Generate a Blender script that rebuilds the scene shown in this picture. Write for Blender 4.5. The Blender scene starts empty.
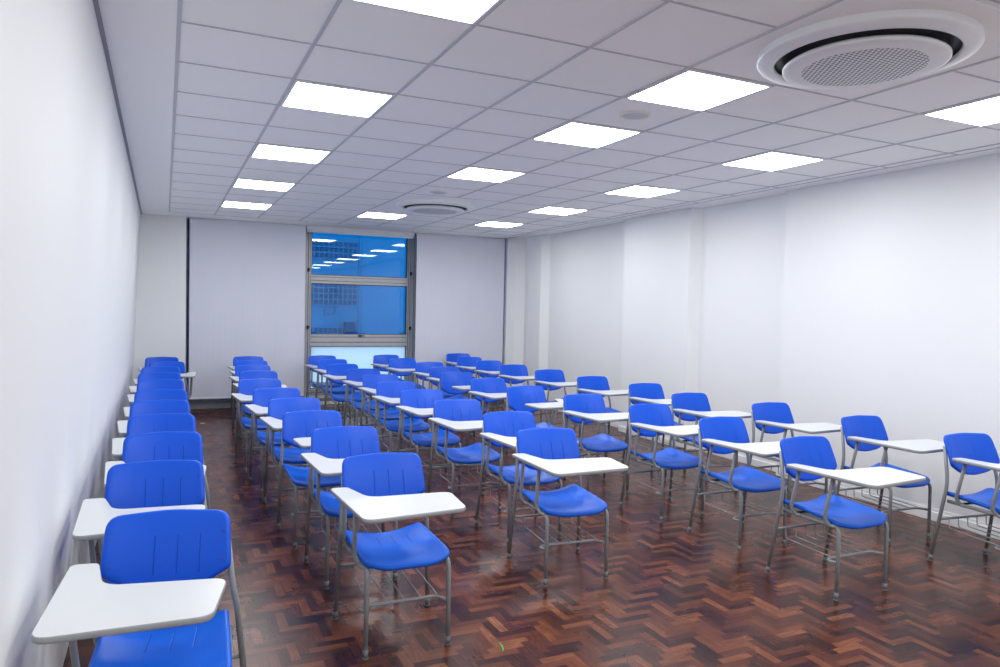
import bpy, bmesh, math, random
from mathutils import Vector, Matrix
random.seed(7)
S = bpy.context.scene
C = S.collection
T = 0.6                      # ceiling tile
H = 2.936                    # room height
YF = 8.5                     # window wall
YN = -5.6                    # rear wall behind the viewer

# ------------------------------------------------------------------ helpers
def link(o, parent=None):
    C.objects.link(o)
    if parent is not None: o.parent = parent
    return o

def obj(name, bm, mats, parent=None, smooth=False, loc=None):
    bmesh.ops.recalc_face_normals(bm, faces=bm.faces[:])
    me = bpy.data.meshes.new(name)
    bm.to_mesh(me); bm.free()
    if not isinstance(mats, (list, tuple)): mats = [mats]
    for m in mats: me.materials.append(m)
    if smooth:
        for p in me.polygons: p.use_smooth = True
    o = bpy.data.objects.new(name, me)
    if loc: o.location = loc
    return link(o, parent)

def empty(name, loc=(0, 0, 0), rz=0.0, label=None, cat=None, group=None):
    o = bpy.data.objects.new(name, None); C.objects.link(o)
    o.empty_display_size = 0.1
    o.location = loc; o.rotation_euler = (0, 0, rz)
    tag(o, label, cat, group)
    return o

def tag(o, label=None, cat=None, group=None, kind=None):
    if label: o['label'] = label
    if cat: o['category'] = cat
    if group: o['group'] = group
    if kind: o['kind'] = kind
    return o

def struct(o, label=None, cat=None):
    o['kind'] = 'structure'
    if label: o['label'] = label
    if cat: o['category'] = cat
    return o

def box(bm, x0, x1, y0, y1, z0, z1, mi=0, bev=0.0):
    r = bmesh.ops.create_cube(bm, size=1.0)
    vs = r['verts']
    for v in vs:
        v.co = Vector(((x0 + x1) / 2 + v.co.x * (x1 - x0), (y0 + y1) / 2 + v.co.y * (y1 - y0), (z0 + z1) / 2 + v.co.z * (z1 - z0)))
    fs = set(f for v in vs for f in v.link_faces)
    for f in fs: f.material_index = mi
    if bev:
        es = list(set(e for f in fs for e in f.edges))
        bmesh.ops.bevel(bm, geom=es, offset=bev, segments=2, affect='EDGES', profile=0.5)

def hexa(bm, P, mi=0):
    """8 points: bottom 4 (ccw), top 4"""
    v = [bm.verts.new(p) for p in P]
    for q in ((0, 3, 2, 1), (4, 5, 6, 7), (0, 1, 5, 4), (1, 2, 6, 5), (2, 3, 7, 6), (3, 0, 4, 7)):
        f = bm.faces.new([v[k] for k in q]); f.material_index = mi

def fillet(pts, rad, seg=5):
    pts = [Vector(p) for p in pts]
    out = [pts[0]]
    for k in range(1, len(pts) - 1):
        a, b, c = pts[k - 1], pts[k], pts[k + 1]
        r = rad[k] if isinstance(rad, (list, tuple)) else rad
        u = (a - b); w = (c - b)
        d = min(r, u.length * .49, w.length * .49)
        if d < 1e-4: out.append(b); continue
        p0 = b + u.normalized() * d; p1 = b + w.normalized() * d
        for i in range(seg + 1):
            t = i / seg
            out.append(p0 * (1 - t) ** 2 + b * 2 * t * (1 - t) + p1 * t ** 2)
    out.append(pts[-1])
    return out

def tube(bm, pts, r, n=10, rad=0.0, caps=True, mi=0):
    P = fillet(pts, rad) if rad else [Vector(p) for p in pts]
    d0 = (P[1] - P[0]).normalized()
    ref = Vector((1, 0, 0)) if abs(d0.x) < .8 else Vector((0, 1, 0))
    nrm = d0.cross(ref).normalized()
    rings = []
    for k, p in enumerate(P):
        if k == 0: d = d0
        elif k == len(P) - 1: d = (P[k] - P[k - 1]).normalized()
        else: d = ((P[k] - P[k - 1]).normalized() + (P[k + 1] - P[k]).normalized()).normalized()
        nrm = (nrm - d * nrm.dot(d)).normalized()
        b = d.cross(nrm)
        rings.append([bm.verts.new(p + (nrm * math.cos(2 * math.pi * i / n) + b * math.sin(2 * math.pi * i / n)) * r) for i in range(n)])
    for a, b in zip(rings, rings[1:]):
        for i in range(n):
            f = bm.faces.new((a[i], a[(i + 1) % n], b[(i + 1) % n], b[i])); f.smooth = True; f.material_index = mi
    if caps:
        bm.faces.new(rings[0][::-1]).material_index = mi; bm.faces.new(rings[-1]).material_index = mi

def lathe(bm, prof, n=48, cx=0, cy=0, mis=None):
    """prof: list of (r, z)"""
    rings = []
    for r, z in prof:
        if r < 1e-6: rings.append([bm.verts.new((cx, cy, z))])
        else: rings.append([bm.verts.new((cx + r * math.cos(2 * math.pi * i / n), cy + r * math.sin(2 * math.pi * i / n), z)) for i in range(n)])
    for k, (a, b) in enumerate(zip(rings, rings[1:])):
        mi = mis[k] if mis else 0
        for i in range(n):
            j = (i + 1) % n
            if len(a) == 1 and len(b) == 1: continue
            if len(a) == 1: f = bm.faces.new((a[0], b[j], b[i]))
            elif len(b) == 1: f = bm.faces.new((a[i], a[j], b[0]))
            else: f = bm.faces.new((a[i], a[j], b[j], b[i]))
            f.material_index = mi; f.smooth = True

def round_poly(pts, seg=6):
    """pts: (x, y, r) -> 2D outline"""
    n = len(pts); out = []
    for k in range(n):
        a, b, c = Vector(pts[k - 1][:2]), Vector(pts[k][:2]), Vector(pts[(k + 1) % n][:2])
        r = pts[k][2]
        u, w = a - b, c - b
        ang = u.angle(w)
        d = min(r / max(math.tan(ang / 2), .05), u.length * .49, w.length * .49)
        if r < 1e-4: out.append(b); continue
        p0 = b + u.normalized() * d; p1 = b + w.normalized() * d
        for i in range(seg + 1):
            t = i / seg
            out.append(p0 * (1 - t) ** 2 + b * 2 * t * (1 - t) + p1 * t ** 2)
    return out

# ------------------------------------------------------------------ node helpers
def mat(name):
    m = bpy.data.materials.new(name); m.use_nodes = True
    nt = m.node_tree
    return m, nt, nt.nodes['Principled BSDF']

def simple(name, col, rough=.5, metal=0.0, noise=0.0, nscale=40, bump=0.0, coat=0.0, spec=None):
    m, nt, b = mat(name)
    b.inputs['Base Color'].default_value = (*col, 1)
    b.inputs['Roughness'].default_value = rough
    b.inputs['Metallic'].default_value = metal
    if coat: b.inputs['Coat Weight'].default_value = coat; b.inputs['Coat Roughness'].default_value = .12
    if spec is not None: b.inputs['Specular IOR Level'].default_value = spec
    tc = nt.nodes.new('ShaderNodeTexCoord')
    nz = nt.nodes.new('ShaderNodeTexNoise'); nz.inputs['Scale'].default_value = nscale; nz.inputs['Detail'].default_value = 3
    nt.links.new(tc.outputs['Object'], nz.inputs['Vector'])
    if noise:
        mx = nt.nodes.new('ShaderNodeMix'); mx.data_type = 'RGBA'
        mx.inputs[6].default_value = (*[c * (1 - noise) for c in col], 1); mx.inputs[7].default_value = (*[min(1, c * (1 + noise)) for c in col], 1)
        nt.links.new(nz.outputs['Fac'], mx.inputs[0]); nt.links.new(mx.outputs[2], b.inputs['Base Color'])
    if bump:
        bp = nt.nodes.new('ShaderNodeBump'); bp.inputs['Strength'].default_value = bump; bp.inputs['Distance'].default_value = .002
        nt.links.new(nz.outputs['Fac'], bp.inputs['Height']); nt.links.new(bp.outputs[0], b.inputs['Normal'])
    return m

class NG:
    """tiny math-node writer"""
    def __init__(s, nt): s.nt = nt
    def m(s, op, a, b=None, c=None):
        n = s.nt.nodes.new('ShaderNodeMath'); n.operation = op
        for k, v in enumerate((a, b, c)):
            if v is None: continue
            if isinstance(v, (int, float)): n.inputs[k].default_value = v
            else: s.nt.links.new(v, n.inputs[k])
        return n.outputs[0]
    def mixf(s, f, a, b):      # a + f*(b-a)
        return s.m('ADD', a, s.m('MULTIPLY', f, s.m('SUBTRACT', b, a)))

def mat_parquet():
    m, nt, b = mat('parquet')
    g = NG(nt); L = nt.links.new
    tc = nt.nodes.new('ShaderNodeTexCoord'); sp = nt.nodes.new('ShaderNodeSeparateXYZ')
    L(tc.outputs['Object'], sp.inputs[0])
    W = 0.047; n = 4
    x = g.m('DIVIDE', g.m('ADD', sp.outputs[0], 20.0), W); y = g.m('DIVIDE', g.m('ADD', sp.outputs[1], 20.013), W)
    fx = g.m('FLOOR', x); fy = g.m('FLOOR', y)
    k = g.m('FLOORED_MODULO', g.m('SUBTRACT', fx, fy), 2 * n)
    vert = g.m('GREATER_THAN', k, n - .5)
    idx = g.mixf(vert, g.m('SUBTRACT', fx, k), fx)
    idy = g.mixf(vert, fy, g.m('SUBTRACT', fy, g.m('SUBTRACT', 2 * n - 1, k)))
    cv = nt.nodes.new('ShaderNodeCombineXYZ'); L(idx, cv.inputs[0]); L(idy, cv.inputs[1]); L(vert, cv.inputs[2])
    wn = nt.nodes.new('ShaderNodeTexWhiteNoise'); wn.noise_dimensions = '3D'; L(cv.outputs[0], wn.inputs['Vector'])
    # local coordinates in the block
    lx = g.m('SUBTRACT', x, idx); ly = g.m('SUBTRACT', y, idy)
    al = g.mixf(vert, lx, ly); ac = g.mixf(vert, ly, lx)
    # grain
    gv = nt.nodes.new('ShaderNodeCombineXYZ')
    L(g.m('MULTIPLY', al, .22), gv.inputs[0]); L(g.m('MULTIPLY', ac, 2.6), gv.inputs[1]); L(g.m('MULTIPLY', wn.outputs['Value'], 61.0), gv.inputs[2])
    gn = nt.nodes.new('ShaderNodeTexNoise'); gn.inputs['Scale'].default_value = 2.2; gn.inputs['Detail'].default_value = 5; gn.inputs['Roughness'].default_value = .6
    L(gv.outputs[0], gn.inputs['Vector'])
    # big variation over the floor
    bn = nt.nodes.new('ShaderNodeTexNoise'); bn.inputs['Scale'].default_value = .9; bn.inputs['Detail'].default_value = 2
    L(tc.outputs['Object'], bn.inputs['Vector'])
    f = g.m('ADD', g.m('MULTIPLY', wn.outputs['Value'], .62), g.m('MULTIPLY', g.m('SUBTRACT', gn.outputs['Fac'], .5), .85))
    f = g.m('ADD', f, g.m('MULTIPLY', g.m('SUBTRACT', bn.outputs['Fac'], .5), .5))
    f = g.m('ADD', f, .17)
    cr = nt.nodes.new('ShaderNodeValToRGB'); e = cr.color_ramp.elements
    e[0].position = 0; e[0].color = (.010, .004, .005, 1)
    e[1].position = 1; e[1].color = (.33, .145, .062, 1)
    for p, c in ((.2, (.030, .0100, .0085)), (.42, (.072, .0215, .0125)), (.64, (.124, .038, .018)), (.84, (.200, .068, .029))):
        q = e.new(p); q.color = (*c, 1)
    L(f, cr.inputs[0])
    # seams
    ex = g.m('MINIMUM', ac, g.m('SUBTRACT', 1.0, ac)); ey = g.m('MINIMUM', al, g.m('SUBTRACT', float(n), al))
    ed = g.m('MINIMUM', ex, ey)
    seam = g.m('LESS_THAN', ed, .022)
    mx = nt.nodes.new('ShaderNodeMix'); mx.data_type = 'RGBA'; mx.inputs[7].default_value = (.012, .005, .004, 1)
    L(g.m('MULTIPLY', seam, .55), mx.inputs[0]); L(cr.outputs[0], mx.inputs[6]); L(mx.outputs[2], b.inputs['Base Color'])
    rn = nt.nodes.new('ShaderNodeTexNoise'); rn.inputs['Scale'].default_value = 2.3; rn.inputs['Detail'].default_value = 4; L(tc.outputs['Object'], rn.inputs['Vector'])
    L(g.m('ADD', .20, g.m('MULTIPLY', rn.outputs['Fac'], .16)), b.inputs['Roughness'])
    b.inputs['Specular IOR Level'].default_value = .27
    return m

def mat_plastic(name, col, axis_lo, axis_hi, axis):
    """blue moulded plastic with three pressed grooves along one axis"""
    m, nt, b = mat(name); g = NG(nt); L = nt.links.new
    b.inputs['Base Color'].default_value = (*col, 1)
    b.inputs['Roughness'].default_value = .36; b.inputs['Specular IOR Level'].default_value = .3
    tc = nt.nodes.new('ShaderNodeTexCoord'); sp = nt.nodes.new('ShaderNodeSeparateXYZ'); L(tc.outputs['Object'], sp.inputs[0])
    ax = g.m('ABSOLUTE', sp.outputs[0])
    d = g.m('MINIMUM', ax, g.m('ABSOLUTE', g.m('SUBTRACT', ax, .078)))
    inl = g.m('SMOOTH_MIN', 1.0, g.m('MAXIMUM', 0.0, g.m('SUBTRACT', 1.0, g.m('DIVIDE', d, .0028))), .05)
    c = sp.outputs[axis]
    rng = g.m('MULTIPLY', g.m('GREATER_THAN', c, axis_lo), g.m('LESS_THAN', c, axis_hi))
    gr = g.m('MULTIPLY', inl, rng)
    nz = nt.nodes.new('ShaderNodeTexNoise'); nz.inputs['Scale'].default_value = 900; L(tc.outputs['Object'], nz.inputs['Vector'])
    bp = nt.nodes.new('ShaderNodeBump'); bp.inputs['Strength'].default_value = 1.0; bp.inputs['Distance'].default_value = .0028
    L(g.m('SUBTRACT', g.m('MULTIPLY', nz.outputs['Fac'], .012), gr), bp.inputs['Height'])
    L(bp.outputs[0], b.inputs['Normal'])
    return m

def mat_wall(name, col, smudge=0.0):
    m, nt, b = mat(name); g = NG(nt); L = nt.links.new
    b.inputs['Roughness'].default_value = .62
    tc = nt.nodes.new('ShaderNodeTexCoord')
    n1 = nt.nodes.new('ShaderNodeTexNoise'); n1.inputs['Scale'].default_value = 1.3; n1.inputs['Detail'].default_value = 3; L(tc.outputs['Object'], n1.inputs['Vector'])
    n2 = nt.nodes.new('ShaderNodeTexNoise'); n2.inputs['Scale'].default_value = 160; n2.inputs['Detail'].default_value = 2; L(tc.outputs['Object'], n2.inputs['Vector'])
    mx = nt.nodes.new('ShaderNodeMix'); mx.data_type = 'RGBA'
    mx.inputs[6].default_value = (*[c * .985 for c in col], 1); mx.inputs[7].default_value = (*col, 1)
    L(n1.outputs['Fac'], mx.inputs[0]); out = mx.outputs[2]
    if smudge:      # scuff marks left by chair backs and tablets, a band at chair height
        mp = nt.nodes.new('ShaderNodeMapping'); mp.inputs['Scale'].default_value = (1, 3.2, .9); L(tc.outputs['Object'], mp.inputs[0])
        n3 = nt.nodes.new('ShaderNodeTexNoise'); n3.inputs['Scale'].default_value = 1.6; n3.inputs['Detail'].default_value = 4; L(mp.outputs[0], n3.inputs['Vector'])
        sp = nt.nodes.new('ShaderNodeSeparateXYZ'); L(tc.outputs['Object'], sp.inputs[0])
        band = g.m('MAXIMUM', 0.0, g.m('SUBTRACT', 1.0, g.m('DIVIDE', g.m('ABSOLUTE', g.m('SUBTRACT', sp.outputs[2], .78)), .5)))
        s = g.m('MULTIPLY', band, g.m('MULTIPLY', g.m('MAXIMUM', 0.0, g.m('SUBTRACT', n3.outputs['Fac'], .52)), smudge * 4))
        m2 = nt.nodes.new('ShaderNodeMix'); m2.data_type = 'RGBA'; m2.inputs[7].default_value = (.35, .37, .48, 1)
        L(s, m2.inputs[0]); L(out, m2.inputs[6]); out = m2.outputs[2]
    L(out, b.inputs['Base Color'])
    bp = nt.nodes.new('ShaderNodeBump'); bp.inputs['Strength'].default_value = .12; bp.inputs['Distance'].default_value = .001
    L(n2.outputs['Fac'], bp.inputs['Height']); L(bp.outputs[0], b.inputs['Normal'])
    return m

def mat_emit(name, col, s):
    m = bpy.data.materials.new(name); m.use_nodes = True; nt = m.node_tree; nt.nodes.clear()
    e = nt.nodes.new('ShaderNodeEmission'); o = nt.nodes.new('ShaderNodeOutputMaterial')
    e.inputs[0].default_value = (*col, 1); e.inputs[1].default_value = s
    nt.links.new(e.outputs[0], o.inputs[0]); return m

def mat_glass_blue():
    m = bpy.data.materials.new('blue_glass'); m.use_nodes = True; nt = m.node_tree; nt.nodes.clear(); L = nt.links.new
    o = nt.nodes.new('ShaderNodeOutputMaterial')
    t = nt.nodes.new('ShaderNodeBsdfTransparent'); t.inputs[0].default_value = (.004, .36, .60, 1)
    gl = nt.nodes.new('ShaderNodeBsdfGlossy'); gl.inputs['Color'].default_value = (.92, .96, 1, 1); gl.inputs['Roughness'].default_value = .015
    fr = nt.nodes.new('ShaderNodeFresnel'); fr.inputs[0].default_value = 1.75
    mx = nt.nodes.new('ShaderNodeMixShader')
    L(fr.outputs[0], mx.inputs[0]); L(t.outputs[0], mx.inputs[1]); L(gl.outputs[0], mx.inputs[2]); L(mx.outputs[0], o.inputs[0])
    return m

def mat_film():
    m = bpy.data.materials.new('frosted_film'); m.use_nodes = True; nt = m.node_tree; nt.nodes.clear(); L = nt.links.new
    o = nt.nodes.new('ShaderNodeOutputMaterial')
    d = nt.nodes.new('ShaderNodeBsdfDiffuse'); d.inputs[0].default_value = (.72, .86, .95, 1)
    t = nt.nodes.new('ShaderNodeBsdfTranslucent'); t.inputs[0].default_value = (.84, .95, 1, 1)
    tc = nt.nodes.new('ShaderNodeTexCoord'); wv = nt.nodes.new('ShaderNodeTexWave'); wv.bands_direction = 'X'; wv.inputs['Scale'].default_value = 18
    L(tc.outputs['Object'], wv.inputs['Vector'])
    bp = nt.nodes.new('ShaderNodeBump'); bp.inputs['Strength'].default_value = .15; bp.inputs['Distance'].default_value = .002
    L(wv.outputs['Fac'], bp.inputs['Height']); L(bp.outputs[0], d.inputs['Normal'])
    mx = nt.nodes.new('ShaderNodeMixShader'); mx.inputs[0].default_value = .72
    L(d.outputs[0], mx.inputs[1]); L(t.outputs[0], mx.inputs[2]); L(mx.outputs[0], o.inputs[0])
    return m

def mat_perforated():
    m, nt, b = mat('perforated_plastic'); g = NG(nt); L = nt.links.new
    b.inputs['Roughness'].default_value = .4
    tc = nt.nodes.new('ShaderNodeTexCoord'); sp = nt.nodes.new('ShaderNodeSeparateXYZ'); L(tc.outputs['Object'], sp.inputs[0])
    X, Y = sp.outputs[0], sp.outputs[1]
    s = .0255
    def cell(ox, oy):
        ax = g.m('SUBTRACT', g.m('FLOORED_MODULO', g.m('ADD', X, ox), s), s / 2)
        ay = g.m('SUBTRACT', g.m('FLOORED_MODULO', g.m('ADD', Y, oy), s * 1.6), s * .8)
        return g.m('ADD', g.m('POWER', g.m('ABSOLUTE', ax), 2.0), g.m('POWER', g.m('ABSOLUTE', ay), 2.0))
    d = g.m('SQRT', g.m('MINIMUM', cell(5.0, 5.0), cell(5.0 + s / 2, 5.0 + s * .8)))
    r = g.m('SQRT', g.m('ADD', g.m('POWER', g.m('ABSOLUTE', X), 2.0), g.m('POWER', g.m('ABSOLUTE', Y), 2.0)))
    inside = g.m('LESS_THAN', r, .272)
    hole = g.m('MULTIPLY', g.m('LESS_THAN', d, .0086), inside)
    mx = nt.nodes.new('ShaderNodeMix'); mx.data_type = 'RGBA'; mx.inputs[6].default_value = (.80, .82, .84, 1); mx.inputs[7].default_value = (.03, .035, .045, 1)
    L(hole, mx.inputs[0]); L(mx.outputs[2], b.inputs['Base Color'])
    return m

M = dict(
    wall=mat_wall('wall_paint', (.83, .845, .845)),
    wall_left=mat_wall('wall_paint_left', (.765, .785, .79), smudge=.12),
    tile=mat_wall('ceiling_tile', (.95, .955, .945)),
    bar=simple('ceiling_bar', (.55, .565, .60), .5, noise=.04),
    seam=simple('tile_seam', (.50, .515, .55), .6, noise=.04),
    plaster=mat_wall('ceiling_plaster', (.95, .955, .945)),
    trim=simple('shadow_trim', (.30, .31, .35), .6, noise=.05),
    floor=mat_parquet(),
    seat=mat_plastic('blue_plastic_seat', (.0012, .108, .63), -.03, .11, 1),  # lighter, greener than the back: ceiling reflection put into the seat colour
    back=mat_plastic('blue_plastic_back', (.0012, .084, .62), .665, .795, 2),
    rivet=simple('blue_rivet', (.004, .06, .45), .45, noise=.05),
    laminate=simple('white_laminate', (.63, .65, .655), .28, noise=.015, nscale=6),
    edge=simple('grey_edge_band', (.31, .325, .34), .45, noise=.05),
    steel=simple('grey_painted_steel', (.26, .28, .295), .36, metal=.0, noise=.05),
    steel_dark=simple('dark_grey_steel', (.10, .105, .115), .45, metal=.2, noise=.05),
    rubber=simple('grey_foot_plastic', (.17, .18, .19), .5, noise=.06),
    wire=simple('bright_wire', (.34, .36, .37), .3, metal=.2, noise=.03),
    alu=simple('aluminium', (.50, .505, .505), .4, metal=.2, noise=.12, nscale=14),
    alu_dark=simple('gasket_and_groove_shade', (.06, .065, .075), .5, noise=.1),
    blind=simple('blind_fabric', (.68, .70, .78), .8, noise=.02, nscale=3, bump=.1),
    blind_box=simple('blind_cassette', (.74, .76, .80), .4, noise=.02),
    sill=simple('sill_stone', (.50, .49, .45), .6, noise=.25, nscale=9),
    kerb=simple('kerb_paint', (.80, .81, .79), .6, noise=.1, nscale=12),
    glass=mat_glass_blue(), film=mat_film(),
    black=simple('black_plastic', (.008, .009, .012), .4, noise=.1),
    white_plastic=simple('white_plastic', (.82, .85, .87), .35, noise=.01),
    perf=mat_perforated(),
    ivory=simple('ivory_plastic', (.80, .79, .70), .5, noise=.03),
    mesh_grey=simple('speaker_mesh', (.60, .63, .67), .6, noise=.1, nscale=300),
    lamp=mat_emit('led_diffuser', (.975, .985, 1.0), 11.0),
    facade=simple('facade_paint', (.62, .66, .70), .8, noise=.12, nscale=1.5),
    facade_pier=simple('facade_pier', (.70, .74, .78), .8, noise=.1, nscale=1.5),
    facade_glass=simple('facade_glazing', (.18, .21, .26), .4, noise=.2, nscale=3),
    facade_bar=simple('facade_bars', (.66, .70, .74), .6, noise=.1),
    asphalt=simple('yard_concrete', (.35, .36, .38), .8, noise=.15, nscale=2),
    leaf=simple('green_leaf', (.05, .42, .10), .5, noise=.2),
    paper=simple('paper_scrap', (.7, .72, .75), .7, noise=.05),
)

# ------------------------------------------------------------------ the room
XW = 5.70                                        # right wall, raised panels
bm = bmesh.new(); box(bm, -.62, 6.2, YN - .1, 8.72, -.12, 0)
struct(obj('floor', bm, M['floor']), 'dark reddish-brown herringbone parquet floor, polished', 'floor')

# left wall (slightly out of true, as built)
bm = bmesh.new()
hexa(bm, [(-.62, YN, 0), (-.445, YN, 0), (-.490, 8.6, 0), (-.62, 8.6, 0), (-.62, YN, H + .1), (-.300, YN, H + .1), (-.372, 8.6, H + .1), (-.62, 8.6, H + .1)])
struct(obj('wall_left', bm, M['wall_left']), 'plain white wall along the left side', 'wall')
def xleft(y, z):
    a = -.445 + (-.490 + .445) * (y - YN) / (8.6 - YN); b = -.300 + (-.372 + .300) * (y - YN) / (8.6 - YN)
    return a + (b - a) * z / (H + .1)
bm = bmesh.new()
hexa(bm, [(xleft(YN, H) - .01, YN, H - .014), (xleft(YN, H) + .018, YN, H - .014), (xleft(8.15, H) + .018, 8.15, H - .014), (xleft(8.15, H) - .01, 8.15, H - .014),
          (xleft(YN, H) - .01, YN, H), (xleft(YN, H) + .018, YN, H), (xleft(8.15, H) + .018, 8.15, H), (xleft(8.15, H) - .01, 8.15, H)])
struct(obj('trim_1', bm, M['trim']), 'grey shadow-gap trim where the left wall meets the ceiling', 'trim')

# right wall with raised panels and recesses, one outline swept up
out = [(6.15, YN), (XW, YN), (XW, 1.88), (5.84, 1.88), (5.84, 3.30), (XW, 3.36), (XW, 4.74), (5.84, 4.74), (5.84, 7.10), (5.73, 7.22), (5.73, 7.72), (5.80, 7.94), (5.63, 8.0), (5.54, 8.15), (5.54, 8.7), (6.15, 8.7)]
bm = bmesh.new()
lo = [bm.verts.new((x, y, 0)) for x, y in out]; hi = [bm.verts.new((x, y, H + .1)) for x, y in out]
for i in range(len(out)):
    j = (i + 1) % len(out); bm.faces.new((lo[i], lo[j], hi[j], hi[i]))
bm.faces.new(lo[::-1]); bm.faces.new(hi)
struct(obj('wall_right', bm, M['wall']), 'white right wall with shallow raised panels and recesses', 'wall')
# low skirting strips on the right wall
bm = bmesh.new(); box(bm, XW - .014, XW + .01, YN, 1.88, 0, .075, bev=.003); box(bm, XW - .006, XW + .01, YN, 1.88, .075, .10)
struct(obj('baseboard_right', bm, M['wall']), 'low white baseboard of the nearest right wall panel', 'baseboard')
bm = bmesh.new(); box(bm, 5.826, 5.85, 1.88, 3.36, 0, .075, bev=.003); box(bm, XW - .014, XW + .01, 3.36, 4.74, 0, .075, bev=.003); box(bm, 5.826, 5.85, 4.74, 7.1, 0, .075, bev=.003)
struct(obj('baseboard_right_far', bm, M['wall']), 'low white baseboard of the farther right wall panels', 'baseboard')

# rear wall (behind the viewer)
bm = bmesh.new(); box(bm, -.62, 6.2, YN - .15, YN, 0, H + .1)
struct(obj('wall_rear', bm, M['wall']))

# far wall: corner pier, kerb, sills and posts between windows
bm = bmesh.new()
hexa(bm, [(-.62, 8.15, 0), (.237, 8.15, 0), (.237, 8.72, 0), (-.62, 8.72, 0), (-.62, 8.15, H + .1), (.235, 8.15, H + .1), (.235, 8.72, H + .1), (-.62, 8.72, H + .1)])
struct(obj('wall_far', bm, M['wall']), 'white corner pier left of the blinds', 'wall')
bm = bmesh.new(); box(bm, .237, 5.54, 8.50, 8.72, 0, .085, bev=.004)
struct(obj('trim_2', bm, M['kerb']), 'pale kerb at the foot of the window wall', 'trim')
bm = bmesh.new(); box(bm, .237, 5.54, 8.47, 8.72, .085, .125, bev=.004)
struct(obj('trim_3', bm, M['sill']), 'worn stone sill under the windows', 'trim')

# ceiling
Jend = 12.85 * T; Xe = 9.2 * T
bm = bmesh.new(); box(bm, -.62, 6.2, YN - .1, 8.72, H, H + .12)
struct(obj('ceiling', bm, [M['tile']]), 'suspended ceiling of pale grey square tiles', 'ceiling')
bm = bmesh.new()
box(bm, -.62, -.004, YN, 8.15, H - .004, H + .02); box(bm, -.004, 5.56, Jend, 8.3, H - .004, H + .02); box(bm, Xe, 6.0, YN, 8.3, H - .004, H + .02)
struct(obj('trim_4', bm, M['plaster']), 'smooth plaster border around the tiled ceiling', 'trim')
units = [(4, -3), (4, 7)]                        # lower-left cell of each 2x2 plate
def cut(i, a, b, axis):
    """spans of a grid line that avoid the 2x2 plates"""
    sp = [(a, b)]
    for ui, uj in units:
        lo_, hi_ = (uj, uj + 2) if axis == 'x' else (ui, ui + 2)
        mid = (ui + 1) if axis == 'x' else (uj + 1)
        if i == mid:
            sp = [q for s in sp for q in ((s[0], min(s[1], lo_)), (max(s[0], hi_), s[1])) if q[1] > q[0]]
    return sp
bm = bmesh.new()
for i in range(0, 10):
    xx = i * T if i < 10 else Xe
    for a, b in cut(i, YN / T, 12.85, 'x'):
        w = .0095
        box(bm, xx - w, xx + w, a * T, b * T, H - .005, H + .005)
box(bm, Xe - .006, Xe + .006, YN, Jend, H - .005, H + .005)
struct(obj('trim_5', bm, M['bar']), 'grey ceiling grid bars running toward the windows', 'trim')
bm = bmesh.new()
for j in range(-9, 13):
    for a, b in cut(j, 0, 9.2, 'y'):
        box(bm, a * T, b * T, j * T - .0055, j * T + .0055, H - .0035, H + .005)
box(bm, 0, Xe, Jend - .006, Jend + .006, H - .0035, H + .005)
struct(obj('trim_6', bm, M['seam']), 'thin grey ceiling grid bars running across the room', 'trim')

# ------------------------------------------------------------------ ceiling lights
def ceiling_light(i, j, label):
    t = empty('ceiling_light', ((i + .5) * T, (j + .5) * T, H), 0, label, 'ceiling light', 'square ceiling light panels')
    a = T / 2 - .012
    bm = bmesh.new()
    for x0, x1, y0, y1 in ((-a, a, -a, -a + .012), (-a, a, a - .012, a), (-a, -a + .012, -a + .012, a - .012), (a - .012, a, -a + .012, a - .012)):
        box(bm, x0, x1, y0, y1, -.010, 0)
    obj('frame', bm, M['white_plastic'], t)
    bm = bmesh.new(); b = a - .012
    box(bm, -b, b, -b, b, -.0085, -.001)
    for f in bm.faces: f.material_index = 0 if f.calc_center_median().z < -.008 else 1
    obj('diffuser', bm, [M['lamp'], M['white_plastic']], t)
ordn = ['nearest', 'second', 'third', 'fourth', 'fifth']
rows = {'left row': [(1, -2), (1, 1), (1, 4), (1, 7), (1, 10)], 'middle row': [(4, -1), (4, 1), (4, 4), (4, 10)], 'right row': [(7, -2), (7, 1), (7, 4), (7, 7), (7, 10)]}
for rn, L_ in rows.items():
    for k, (i, j) in enumerate(L_):
        o_ = 'nearest light panel' if k == 0 else ('farthest light panel' if k == len(L_) - 1 else ordn[k] + '-nearest light panel')
        ceiling_light(i, j, 'square white lit %s of the %s, ceiling' % (o_, rn))
for rn, i in (('left', 1), ('middle', 4), ('right', 7)):  # unseen panels, added behind the viewer to light the room
    for dn, j in (('just behind', -5), ('well behind', -8)):
        ceiling_light(i, j, 'unseen square light panel added for illumination %s the viewer, %s row' % (dn, rn))

# ------------------------------------------------------------------ round cassette units and ceiling speakers
def cassette(cx, cy, label):
    t = empty('air_conditioner', (cx, cy, H), 0, label, 'air conditioner', 'round ceiling air conditioners')
    bm = bmesh.new(); box(bm, -T + .04, T - .012, -T + .03, T - .03, -.004, -.0005)
    obj('mounting_panel', bm, M['plaster'], t)
    bm = bmesh.new()
    lathe(bm, [(.474, -.0045), (.480, -.034), (.474, -.043), (.44, -.050), (.408, -.056), (.400, -.054), (.398, -.012)], 96)
    obj('outer_ring', bm, M['white_plastic'], t)
    bm = bmesh.new()
    lathe(bm, [(.3975, -.040), (.3975, -.0045), (.340, -.0045), (.346, -.060)], 96)
    obj('air_slot', bm, M['black'], t)
    bm = bmesh.new()
    lathe(bm, [(.340, -.0045), (.345, -.062), (.360, -.070), (.360, -.080), (.350, -.086), (.30, -.090), (.1, -.093), (0, -.093)], 96)
    obj('perforated_cover', bm, M['perf'], t)
cassette(5 * T - .045, -1.99 * T, 'large round white air conditioner with perforated centre, nearest in the ceiling')
cassette(5 * T - .03, 8.08 * T, 'round white air conditioner far off in the ceiling near the windows')
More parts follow.
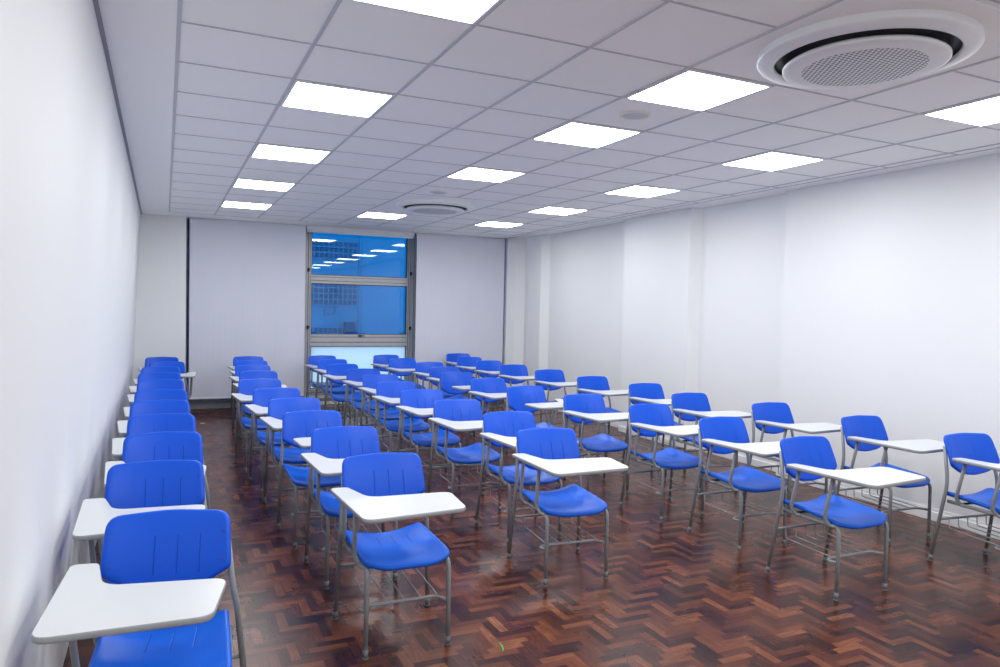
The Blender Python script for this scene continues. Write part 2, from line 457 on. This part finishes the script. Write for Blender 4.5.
def speaker(cx, cy, r, label):
    t = empty('ceiling_speaker', (cx, cy, H), 0, label, 'ceiling speaker', 'round ceiling speakers')
    bm = bmesh.new(); lathe(bm, [(r, 0), (r, -.006), (r - .006, -.010), (r - .018, -.010), (r - .022, -.004)], 48)
    obj('rim', bm, M['ivory'], t)
    bm = bmesh.new(); lathe(bm, [(r - .022, -.0045), (r - .03, -.011), (r * .5, -.015), (0, -.016)], 48)
    obj('grille', bm, M['mesh_grey'], t)
speaker(4.49 * T, .47 * T, .10, 'small round ceiling speaker between the middle light panels, nearer one')
speaker(4.47 * T, 6.55 * T, .10, 'small round ceiling speaker just before the far air conditioner')

# ------------------------------------------------------------------ windows
def sash(bm, x0, x1, z0, z1, y0, y1, w):
    box(bm, x0, x1, y0, y1, z0, z0 + w); box(bm, x0, x1, y0, y1, z1 - w, z1)
    box(bm, x0, x0 + w, y0, y1, z0 + w, z1 - w); box(bm, x1 - w, x1, y0, y1, z0 + w, z1 - w)
def window(idx, x0, x1, rails, mats, label):
    t = empty('window_%d' % idx, ((x0 + x1) / 2, 8.5, .125)); struct(t, label, 'window')
    ox, oz = (x0 + x1) / 2, .125
    bm = bmesh.new(); z0, z1 = .126, H - .002
    X = lambda x: x - ox
    Z = lambda z: z - oz
    sw = .082
    # outer posts, ribbed
    for s, xa in ((1, x0), (-1, x1)):
        for k, (w0, w1, y0, y1) in enumerate(((0, .026, .0, .12), (.026, .036, .012, .12), (.036, .058, -.006, .12), (.058, .066, .012, .12), (.066, sw, .004, .12))):
            a, b = sorted((xa + s * w0, xa + s * w1)); box(bm, X(a), X(b), y0, y1, Z(z0), Z(z1))
    for (a, b) in rails:
        h = b - a
        for f0, f1, y0 in ((0, .3, .006), (.3, .36, .018), (.36, .74, -.002), (.74, .8, .018), (.8, 1, .008)):
            box(bm, X(x0 + sw), X(x1 - sw), y0, .11, Z(a + h * f0), Z(a + h * f1))
    for (a, b) in rails:      # dark strips in the rail grooves, standing in for the shade between ribs
        h = b - a
        for fz in ((.30, .35), (.75, .80)):
            box(bm, X(x0 + sw), X(x1 - sw), .0165, .0175, Z(a + h * fz[0]), Z(a + h * fz[1]), mi=1)
    for s, xa in ((1, x0), (-1, x1)):  # same painted groove shade on the posts
        for w0, w1 in ((.0262, .0358), (.0582, .0658)):
            a, b = sorted((xa + s * w0, xa + s * w1)); box(bm, X(a), X(b), .0105, .0118, Z(z0), Z(z1), mi=1)
    obj('frame', bm, [M['alu'], M['alu_dark']], t)
    for k in range(len(rails) - 1):
        a, b = rails[k][1], rails[k + 1][0]
        bm = bmesh.new(); sash(bm, X(x0 + sw), X(x1 - sw), Z(a), Z(b), .03, .06, .012)
        obj('gasket', bm, M['alu_dark'], t)
        bm = bmesh.new(); box(bm, X(x0 + sw + .011), X(x1 - sw - .011), .042, .048, Z(a + .011), Z(b - .011))
        obj('pane', bm, mats[k], t)
    return t
rails = [(.126, .262), (.978, 1.172), (2.020, 2.158), (2.885, 2.934)]
w2 = window(2, 2.057, 3.868, rails, [M['film'], M['glass'], M['glass']], 'aluminium window, two blue-tinted panes above a pale frosted pane')
for x, z in ((.03, 2.245), (1.78, 2.25), (.03, 1.30), (1.78, 1.30)):
    bm = bmesh.new(); lathe(bm, [(0, -.02), (.02, -.02), (.022, 0), (0, 0)], 12)
    bmesh.ops.rotate(bm, verts=bm.verts[:], cent=(0, 0, 0), matrix=Matrix.Rotation(math.radians(-90), 3, 'X'))
    bmesh.ops.translate(bm, verts=bm.verts[:], vec=(x - .9055, -.026, z - .125))
    box(bm, x - .9055 - .012, x - .9055 + .012, -.04, -.004, z - .125 - .045, z - .125 - .01, bev=.003)
    obj('latch', bm, M['black'], w2)
bm = bmesh.new(); box(bm, -.03, .03, -.035, -.004, 1.155 - .125 - .014, 1.155 - .125 + .014, bev=.004); box(bm, -.008, .07, -.05, -.03, 1.155 - .125 - .008, 1.155 - .125 + .006, bev=.003)
obj('handle', bm, M['alu_dark'], w2)
window(1, .24, 2.055, rails, [M['glass']] * 3, 'blue-glazed window mostly hidden behind the left roller blind')
window(3, 3.870, 5.535, rails, [M['glass']] * 3, 'blue-glazed window mostly hidden behind the right roller blind')

def blind(x0, x1, y, zb, label, dep=.0):
    t = empty('roller_blind', ((x0 + x1) / 2, y, zb), 0, label, 'roller blind')
    hw = (x1 - x0) / 2
    bm = bmesh.new()
    n = 24
    for k in range(n):     # gently waving cloth with thickness
        a, b = -hw + 2 * hw * k / n, -hw + 2 * hw * (k + 1) / n
        wa, wb = .003 * math.sin(k * .9), .003 * math.sin((k + 1) * .9)
        hexa(bm, [(a, wa, .02), (b, wb, .02), (b, wb + .0015, .02), (a, wa + .0015, .02), (a, wa * .2, H - zb - .03), (b, wb * .2, H - zb - .03), (b, wb * .2 + .0015, H - zb - .03), (a, wa * .2 + .0015, H - zb - .03)])
    bmesh.ops.remove_doubles(bm, verts=bm.verts[:], dist=1e-5)
    obj('fabric', bm, M['blind'], t)
    bm = bmesh.new(); box(bm, -hw, hw, -.008, .010, 0, .024, bev=.004)
    obj('bottom_bar', bm, M['blind_box'], t)
    bm = bmesh.new(); tube(bm, [(-hw - .005, .03, H - zb - .027), (hw + .005, .03, H - zb - .027)], .0235, 16)
    obj('roller', bm, M['blind_box'], t)
    return t
blind(.285, 1.985, 8.19, .19, 'long pale lavender roller blind, wide, left of the clear window')
blind(3.845, 5.500, 8.19, .19, 'long pale lavender roller blind, pulled down right of the clear window')
t = empty('roller_blind', (2.915, 8.30, H), 0, 'rolled-up white roller blind in its cassette above the clear window', 'roller blind')
bm = bmesh.new(); box(bm, -.905, .905, -.05, .05, -.082, -.002, bev=.006); obj('cassette', bm, M['blind_box'], t)
bm = bmesh.new(); box(bm, -.89, .89, -.012, .012, -.104, -.082, bev=.004); obj('bottom_bar', bm, M['white_plastic'], t)
# blind control box and chain by the window's left post
bm = bmesh.new(); box(bm, -.018, .018, -.012, .012, -.05, .05, bev=.004)
o = obj('chain_holder', bm, M['white_plastic'], loc=(2.018, 8.480, .55))
bm = bmesh.new(); tube(bm, [(-.007, 0, .05), (-.007, 0, H - .55 - .01)], .002, 6); tube(bm, [(.007, 0, .05), (.007, 0, H - .55 - .01)], .002, 6)
obj('chain', bm, M['white_plastic'], o)
tag(o, 'small white blind chain holder at the left post of the clear window', 'blind chain')

# ------------------------------------------------------------------ outside: neighbouring block seen through the blue glass
YB = 14.0
t = empty('neighbouring_building', (3.5, YB, -4), 0, 'blue-looking neighbouring building with barred windows seen through the glass', 'building')
bm = bmesh.new(); box(bm, -16, .745, 0, .4, 0, 16); box(bm, .745, .775, .03, .4, 0, 16); box(bm, .775, 16, -.02, .4, 0, 16)
obj('facade_wall', bm, M['facade'], t)
bm = bmesh.new(); box(bm, .845, .865, -.05, -.02, 0, 16); obj('drainpipe', bm, M['facade_bar'], t)
def grille_window(x0, x1, z0, z1):
    bm = bmesh.new(); box(bm, x0 - 3.5, x1 - 3.5, -.05, .01, z0 + 4, z1 + 4)
    f = obj('barred_window', bm, M['facade_glass'], t)
    bm = bmesh.new()
    nx = max(2, round((x1 - x0) / .115)); nz = max(1, round((z1 - z0) / .14))
    for k in range(nx + 1):
        x = x0 - 3.5 + (x1 - x0) * k / nx; box(bm, x - .010, x + .010, -.09, -.07, z0 + 4, z1 + 4)
    for k in range(nz + 1):
        z = z0 + 4 + (z1 - z0) * k / nz; box(bm, x0 - 3.5, x1 - 3.5, -.072, -.05, z - .013, z + .013)
    obj('bars', bm, M['facade_bar'], f)
grille_window(1.2, 4.22, 2.78, 3.20); grille_window(1.2, 4.22, 1.66, 2.22); grille_window(1.2, 4.22, .55, 1.12)
bm = bmesh.new()
for a in ((3.43, 3.45, 1.44, 1.66), (3.66, 3.68, 1.44, 1.66), (3.43, 3.68, 1.43, 1.45)): box(bm, a[0] - 3.5, a[1] - 3.5, -.12, -.10, a[2] + 4, a[3] + 4)
obj('bracket', bm, M['facade_glass'], t)
bm = bmesh.new(); box(bm, 3.90 - 3.5, 4.14 - 3.5, -.3, -.09, .90 + 4, 1.26 + 4, bev=.01); obj('condenser_box', bm, M['facade_glass'], t)
bm = bmesh.new(); box(bm, 5.33 - 3.5, 5.60 - 3.5, -.12, -.03, .93 + 4, 1.0 + 4, bev=.01); obj('vent_box', bm, M['facade_glass'], t)
bm = bmesh.new(); box(bm, -14, 20, 8.9, 14, -4.1, -4)
struct(obj('ground_yard', bm, M['asphalt']))

# ------------------------------------------------------------------ the tablet-arm chair
def pad(bm, outline, surf, thick, edge=.012, rings=7):
    """closed slab: outline (2D list, about 0,0), surf(a,b)->(point, normal)"""
    cx = sum(p[0] for p in outline) / len(outline); cy = sum(p[1] for p in outline) / len(outline)
    rad = sum(math.hypot(p[0] - cx, p[1] - cy) for p in outline) / len(outline)
    e = edge / rad
    ts = [.18, .36, .54, .70, .84, 1 - e]
    prof = [(t, 1.0) for t in ts] + [(1 - e * .6, .9), (1 - e * .25, .62), (1.0, .0)]
    def ring(t, h, side):
        vs = []
        for (a, b) in outline:
            a2, b2 = cx + (a - cx) * t, cy + (b - cy) * t
            p, nrm = surf(a2, b2)
            vs.append(bm.verts.new(p + nrm * (side * thick / 2 * h)))
        return vs
    n = len(outline)
    top = [ring(t, h, 1) for t, h in prof]; bot = [ring(t, h, -1) for t, h in prof[:-1]] + [top[-1]]
    for L_, flip in ((top, False), (bot, True)):
        side = 1 if not flip else -1
        p, nrm = surf(cx, cy); c = bm.verts.new(p + nrm * (side * thick / 2))
        for i in range(n):
            j = (i + 1) % n
            bm.faces.new((c, L_[0][i], L_[0][j])).smooth = True
            for a, b in zip(L_, L_[1:]):
                bm.faces.new((a[i], b[i], b[j], a[j])).smooth = True

def dens(outline, m=3):
    out = []
    for k in range(len(outline)):
        a, b = outline[k], outline[(k + 1) % len(outline)]
        L_ = (Vector(b) - Vector(a)).length
        q = max(1, int(L_ / .03))
        for i in range(q): out.append(tuple(Vector(a).lerp(Vector(b), i / q)))
    return out

OX = -.03        # seat and back sit a little to the tablet side of the legs
def seat_z(x, y):
    ry = max(0.0, min(1.0, (y + .26) / .42))           # 0 front, 1 rear
    side = (abs(x) / .21) ** 2.2
    z = .448 + .044 * side * (.15 + .85 * min(1, ry * 1.15)) - .010 * math.sin(ry * math.pi) * (1 - side)
    if y < -.16: z -= .030 * ((-.16 - y) / .13) ** 1.8
    return z
def seat_surf(x, y):
    e = .004
    p = Vector((x + OX * max(0, min(1, (y + .26) / .42)), y, seat_z(x, y)))
    n = Vector((-(seat_z(x + e, y) - seat_z(x - e, y)) / (2 * e), -(seat_z(x, y + e) - seat_z(x, y - e)) / (2 * e), 1)).normalized()
    return p, n
def back_pt(x, z):
    zz = (z - .61) / .26
    y = .135 + .100 * zz + .010 * math.sin(max(0, min(1, zz)) * math.pi) * -1 - .035 * (abs(x) / .23) ** 2
    return Vector((x + OX, y, z))
def back_surf(x, z):
    e = .004
    p = back_pt(x, z)
    n = (back_pt(x + e, z) - back_pt(x - e, z)).cross(back_pt(x, z + e) - back_pt(x, z - e)).normalized()   # faces -y
    return p, n

def make_chair(tr=.246, mir=1):
    """tr: reach of the tablet across the seat; mir=-1: tablet carried on the other side"""
    root = empty('tablet_arm_chair')
    # seat
    bm = bmesh.new()
    ol = dens(round_poly([(-.212, .192, .035), (.212, .192, .035), (.222, -.235, .055), (.12, -.278, .2), (-.12, -.278, .2), (-.222, -.235, .055)], 5))
    pad(bm, ol, seat_surf, .026, .014)
    obj('seat', bm, M['seat'], root)
    # backrest
    bm = bmesh.new()
    ol = dens(round_poly([(-.223, .680, .034), (-.125, .622, .22), (0, .603, .3), (.125, .622, .22), (.223, .680, .034), (.213, .870, .050), (0, .878, .9), (-.213, .870, .050)], 6))
    pad(bm, ol, back_surf, .026, .015)
    for sx in (-1, 1):
        for z in (.705, .80):
            p, n = back_surf(sx * .193, z)
            q = p + n * .0125
            mt = Matrix.Translation(q) @ n.to_track_quat('Z', 'Y').to_matrix().to_4x4()
            r = bmesh.ops.create_cone(bm, cap_ends=True, segments=14, radius1=.0085, radius2=.0062, depth=.003, matrix=mt)
            for f in set(f for v in r['verts'] for f in v.link_faces): f.material_index = 1
    back = obj('backrest', bm, [M['back'], M['rivet']], root)
    # writing tablet
    P = [(-.328, .072, .03), (-.285, -.528, .055), (tr - .022, -.482, .055), (tr, -.178, .05), (-.180, -.156, .085), (-.238, .068, .03)]
    P = [(mir * a, b, c) for a, b, c in P]
    ol = [tuple(p) for p in round_poly(P, 7)]
    bm = bmesh.new()
    z0, z1 = .7275, .748
    def ring(off, z):
        cx, cy = -.07, -.25; vs = []
        n = len(ol)
        for k, (x, y) in enumerate(ol):
            a, b = Vector(ol[k - 1]), Vector(ol[(k + 1) % n]); d = (b - a).normalized(); nn = Vector((-d.y, d.x))  # inward/outward
            vs.append(bm.verts.new((x + nn.x * off * SG, y + nn.y * off * SG, z)))
        return vs
    area = sum(ol[k - 1][0] * ol[k][1] - ol[k][0] * ol[k - 1][1] for k in range(len(ol)))
    SG = 1 if area > 0 else -1
    R_ = [ring(.003, z0), ring(0, z0 + .003), ring(0, z1 - .003), ring(.0025, z1)]
    for k, (a, b) in enumerate(zip(R_, R_[1:])):
        for i in range(len(a)):
            f = bm.faces.new((a[i], a[(i + 1) % len(a)], b[(i + 1) % len(a)], b[i])); f.smooth = True; f.material_index = 1
    bm.faces.new(R_[0][::-1]).material_index = 1
    f = bm.faces.new(R_[-1]); f.material_index = 0
    o = obj('writing_tablet', bm, [M['laminate'], M['edge']], root)
    tri = bmesh.new(); tri.from_mesh(o.data); bmesh.ops.triangulate(tri, faces=[f for f in tri.faces if len(f.verts) > 4]); tri.to_mesh(o.data); tri.free()
    # tablet supports: two bent tubes and the flat bracket under the tablet
    for ys, yt in ((.078, .010), (-.172, -.236)):
        bm = bmesh.new()
        tube(bm, [(mir * a, b, c) for a, b, c in ((-.215, ys - .052, .432), (-.225, ys - .020, .428), (-.250, ys + .003, .470), (-.262, yt, .727))], .0112, 12, rad=.03)
        obj('tablet_support', bm, M['steel'], root)
    bm = bmesh.new(); box(bm, min(-.278 * mir, -.232 * mir), max(-.278 * mir, -.232 * mir), -.30, .05, .7235, .7278, bev=.001); box(bm, min(-.24 * mir, .02 * mir), max(-.24 * mir, .02 * mir), -.30, -.272, .7235, .7278, bev=.001)
    obj('tablet_bracket', bm, M['steel_dark'], root)
    # legs
    def cap(parent, x, y, dx, dy):
        bm = bmesh.new()
        u = Vector((dx, dy, 1)).normalized()
        tube(bm, [Vector((x, y, 0)), Vector((x, y, 0)) + u * .008], .0160, 14)
        tube(bm, [Vector((x, y, 0)) + u * .006, Vector((x, y, 0)) + u * .046], .0137, 14)
        obj('foot', bm, M['rubber'], parent)
    for sx in (-1, 1):
        bm = bmesh.new()
        tube(bm, [(sx * .206, -.24, .004), (sx * .203, -.240, .428), (sx * .203 - .018, .16, .432)], .0118, 12, rad=.05)
        l = obj('leg', bm, M['steel'], root); cap(l, sx * .206, -.24, 0, 0)
        bm = bmesh.new()
        tube(bm, [(sx * .256, .250, .004), (sx * .232 - .02, .150, .53), (sx * .222 - .026, .152, .60), (sx * .200 - .03, .196, .80)], .0118, 12, rad=.05)
        l = obj('leg', bm, M['steel'], root); cap(l, sx * .256, .250, -.044 * sx - .038, -.19)
    # rear crossbar, bowed front stretcher, book rack
    bm = bmesh.new(); tube(bm, [(-.252, .197, .300), (.232, .197, .300)], .0085, 10)
    obj('crossbar', bm, M['steel'], root)
    bm = bmesh.new(); tube(bm, [(-.204, -.238, .222), (-.232, -.195, .222), (-.19, -.165, .222), (.165, -.165, .222), (.204, -.238, .222)], .0085, 10, rad=.035)
    obj('stretcher', bm, M['steel'], root)
    bm = bmesh.new()
    for k in range(5):
        x = -.17 + .085 * k
        tube(bm, [(x, .19, .297), (x, .186, .236), (x, -.163, .228)], .0036, 6, rad=.012)
    obj('book_rack', bm, M['wire'], root)
    # seat struts under the seat
    bm = bmesh.new(); tube(bm, [(-.203, -.15, .424), (.203, -.15, .424)], .008, 8); tube(bm, [(-.203, .09, .428), (.203, .09, .428)], .008, 8)
    obj('seat_rail', bm, M['steel_dark'], root)
    return root

def copy_tree(o, parent=None):
    c = o.copy(); C.objects.link(c)
    if parent is not None: c.parent = parent
    for ch in [q for q in o.children]: copy_tree(ch, c)
    return c

# column -> list of (x, y, yaw degrees), nearest first
COLS = {
 1: [(-0.028, -0.885, -8), (-0.064, 0.075, -3), (-0.027, 0.932, -1), (-0.038, 1.717, -1), (-0.05, 2.502, 0), (-0.045, 3.287, 0), (-0.054, 4.211, 0), (-0.071, 4.996, 0), (-0.06, 5.781, 0), (0.01, 6.571, 0), (-0.052, 7.434, 0)],
 2: [(1.028, -0.100, -1.5), (1.034, 0.816, -2), (0.973, 1.601, -1), (0.972, 2.386, 0), (0.933, 3.171, 0), (0.885, 4.056, 0), (0.978, 5.016, 0), (1.006, 5.869, 0), (1.069, 6.654, 0), (1.108, 7.439, 0)],
 3: [(2.266, 0.367, -4.5), (2.375, 1.152, -1), (2.255, 1.937, -2), (2.208, 2.722, 0), (2.19, 3.507, 0), (2.243, 4.292, 0), (2.239, 5.077, 0), (2.151, 5.862, 0), (2.199, 6.726, 0), (2.205, 7.511, 0)],
 4: [(3.74, -0.445, -0.5), (3.82, 0.42, -1.5), (3.744, 1.212, 0), (3.558, 1.997, -2), (3.35, 2.782, 0), (3.304, 3.632, 0), (3.224, 4.417, 0), (3.365, 5.202, 0), (3.43, 5.987, 0), (3.267, 6.772, 0), (3.242, 7.557, 0)],
 5: [(4.963, -0.71, -7), (4.989, 0.135, -3), (4.895, 0.99, -2), (4.656, 1.805, -2), (4.784, 2.702, -3), (4.648, 3.564, 0), (4.574, 4.504, 0), (4.458, 5.347, 0), (4.429, 6.132, 0), (4.436, 6.917, 0), (4.565, 7.768, -5)],
}
CN = {1: 'left wall column', 2: 'second column', 3: 'middle column', 4: 'fourth column', 5: 'right wall column'}
ON = ['first', 'second', 'third', 'fourth', 'fifth', 'sixth', 'seventh', 'eighth', 'ninth', 'tenth', 'eleventh']
LEFT = {(1, 9), (2, 2), (4, 4), (4, 6)}           # these carry the tablet on the other side
REACH = {1: .200, 2: .226, 3: .240, 4: .240, 5: .246}
protos = {}
for c in sorted(COLS):
    n = len(COLS[c])
    for k, (x, y, a) in enumerate(COLS[c]):
        key = (REACH[c], -1 if (c, k) in LEFT else 1)
        if key in protos: r = copy_tree(protos[key])
        else: r = protos[key] = make_chair(*key)
        r.location = (x, y, 0); r.rotation_euler = (0, 0, math.radians(a))
        w = 'frontmost of the' if k == 0 else 'rearmost of the' if k == n - 1 else ON[k] + ' from the front in the'
        lb = 'blue chair with tablet on opposite side, %s %s' if (c, k) in LEFT else 'blue chair with white writing tablet, %s %s'
        tag(r, lb % (w, CN[c]), 'chair', 'tablet-arm chairs in five columns')

# ------------------------------------------------------------------ litter on the floor
bm = bmesh.new()
pts = [(0, 0), (.012, .026), (.020, .058), (.021, .092)]
wd = [.001, .0034, .0034, .0008]
for k in range(3):
    (xa, ya), (xb, yb) = pts[k], pts[k + 1]
    hexa(bm, [(xa - wd[k], ya, .001), (xa + wd[k], ya, .001), (xb + wd[k + 1], yb, .001), (xb - wd[k + 1], yb, .001),
              (xa - wd[k], ya, .004), (xa + wd[k], ya, .004), (xb + wd[k + 1], yb, .005), (xb - wd[k + 1], yb, .005)])
o = obj('leaf', bm, M['leaf'], loc=(1.448, -.520, 0)); tag(o, 'tiny green leaf blade lying on the parquet near the front', 'leaf')
bm = bmesh.new(); box(bm, -.03, .03, -.02, .02, 0.0, .003)
o = obj('paper_scrap', bm, M['paper'], loc=(.432, 7.03, .0005)); tag(o, 'small pale paper scrap on the floor of the left aisle', 'paper')

# ------------------------------------------------------------------ outside light
W = bpy.data.worlds.new('World'); S.world = W; W.use_nodes = True
bg = W.node_tree.nodes['Background']; bg.inputs[0].default_value = (.70, .84, 1.0, 1); bg.inputs[1].default_value = 1.6

# ------------------------------------------------------------------ camera
def cam():
    f, y, p, r = 722.34, .4351, -.0346, .0219
    loc = Vector((-.0869, -6.0534, 2.7794)) * T
    fw = Vector((math.sin(y) * math.cos(p), math.cos(y) * math.cos(p), math.sin(p)))
    rt = Vector((math.cos(y), -math.sin(y), 0)); up = rt.cross(fw)
    c, s = math.cos(r), math.sin(r)
    R1 = rt * c + up * s; U1 = -rt * s + up * c
    cd = bpy.data.cameras.new('camera'); o = bpy.data.objects.new('camera', cd); C.objects.link(o)
    cd.sensor_width = 36; cd.lens = f * 36 / 1000; cd.clip_start = .05
    m = Matrix(((R1.x, U1.x, -fw.x, loc.x), (R1.y, U1.y, -fw.y, loc.y), (R1.z, U1.z, -fw.z, loc.z), (0, 0, 0, 1)))
    o.matrix_world = m; S.camera = o
cam()
S.view_settings.view_transform = 'Standard'; S.view_settings.look = 'None'
S.view_settings.exposure = 0.88; S.view_settings.gamma = 1.0; S.view_settings.use_curve_mapping = False
try:
    S.cycles.use_denoising = True; S.cycles.max_bounces = 14; S.cycles.diffuse_bounces = 10
except Exception: pass
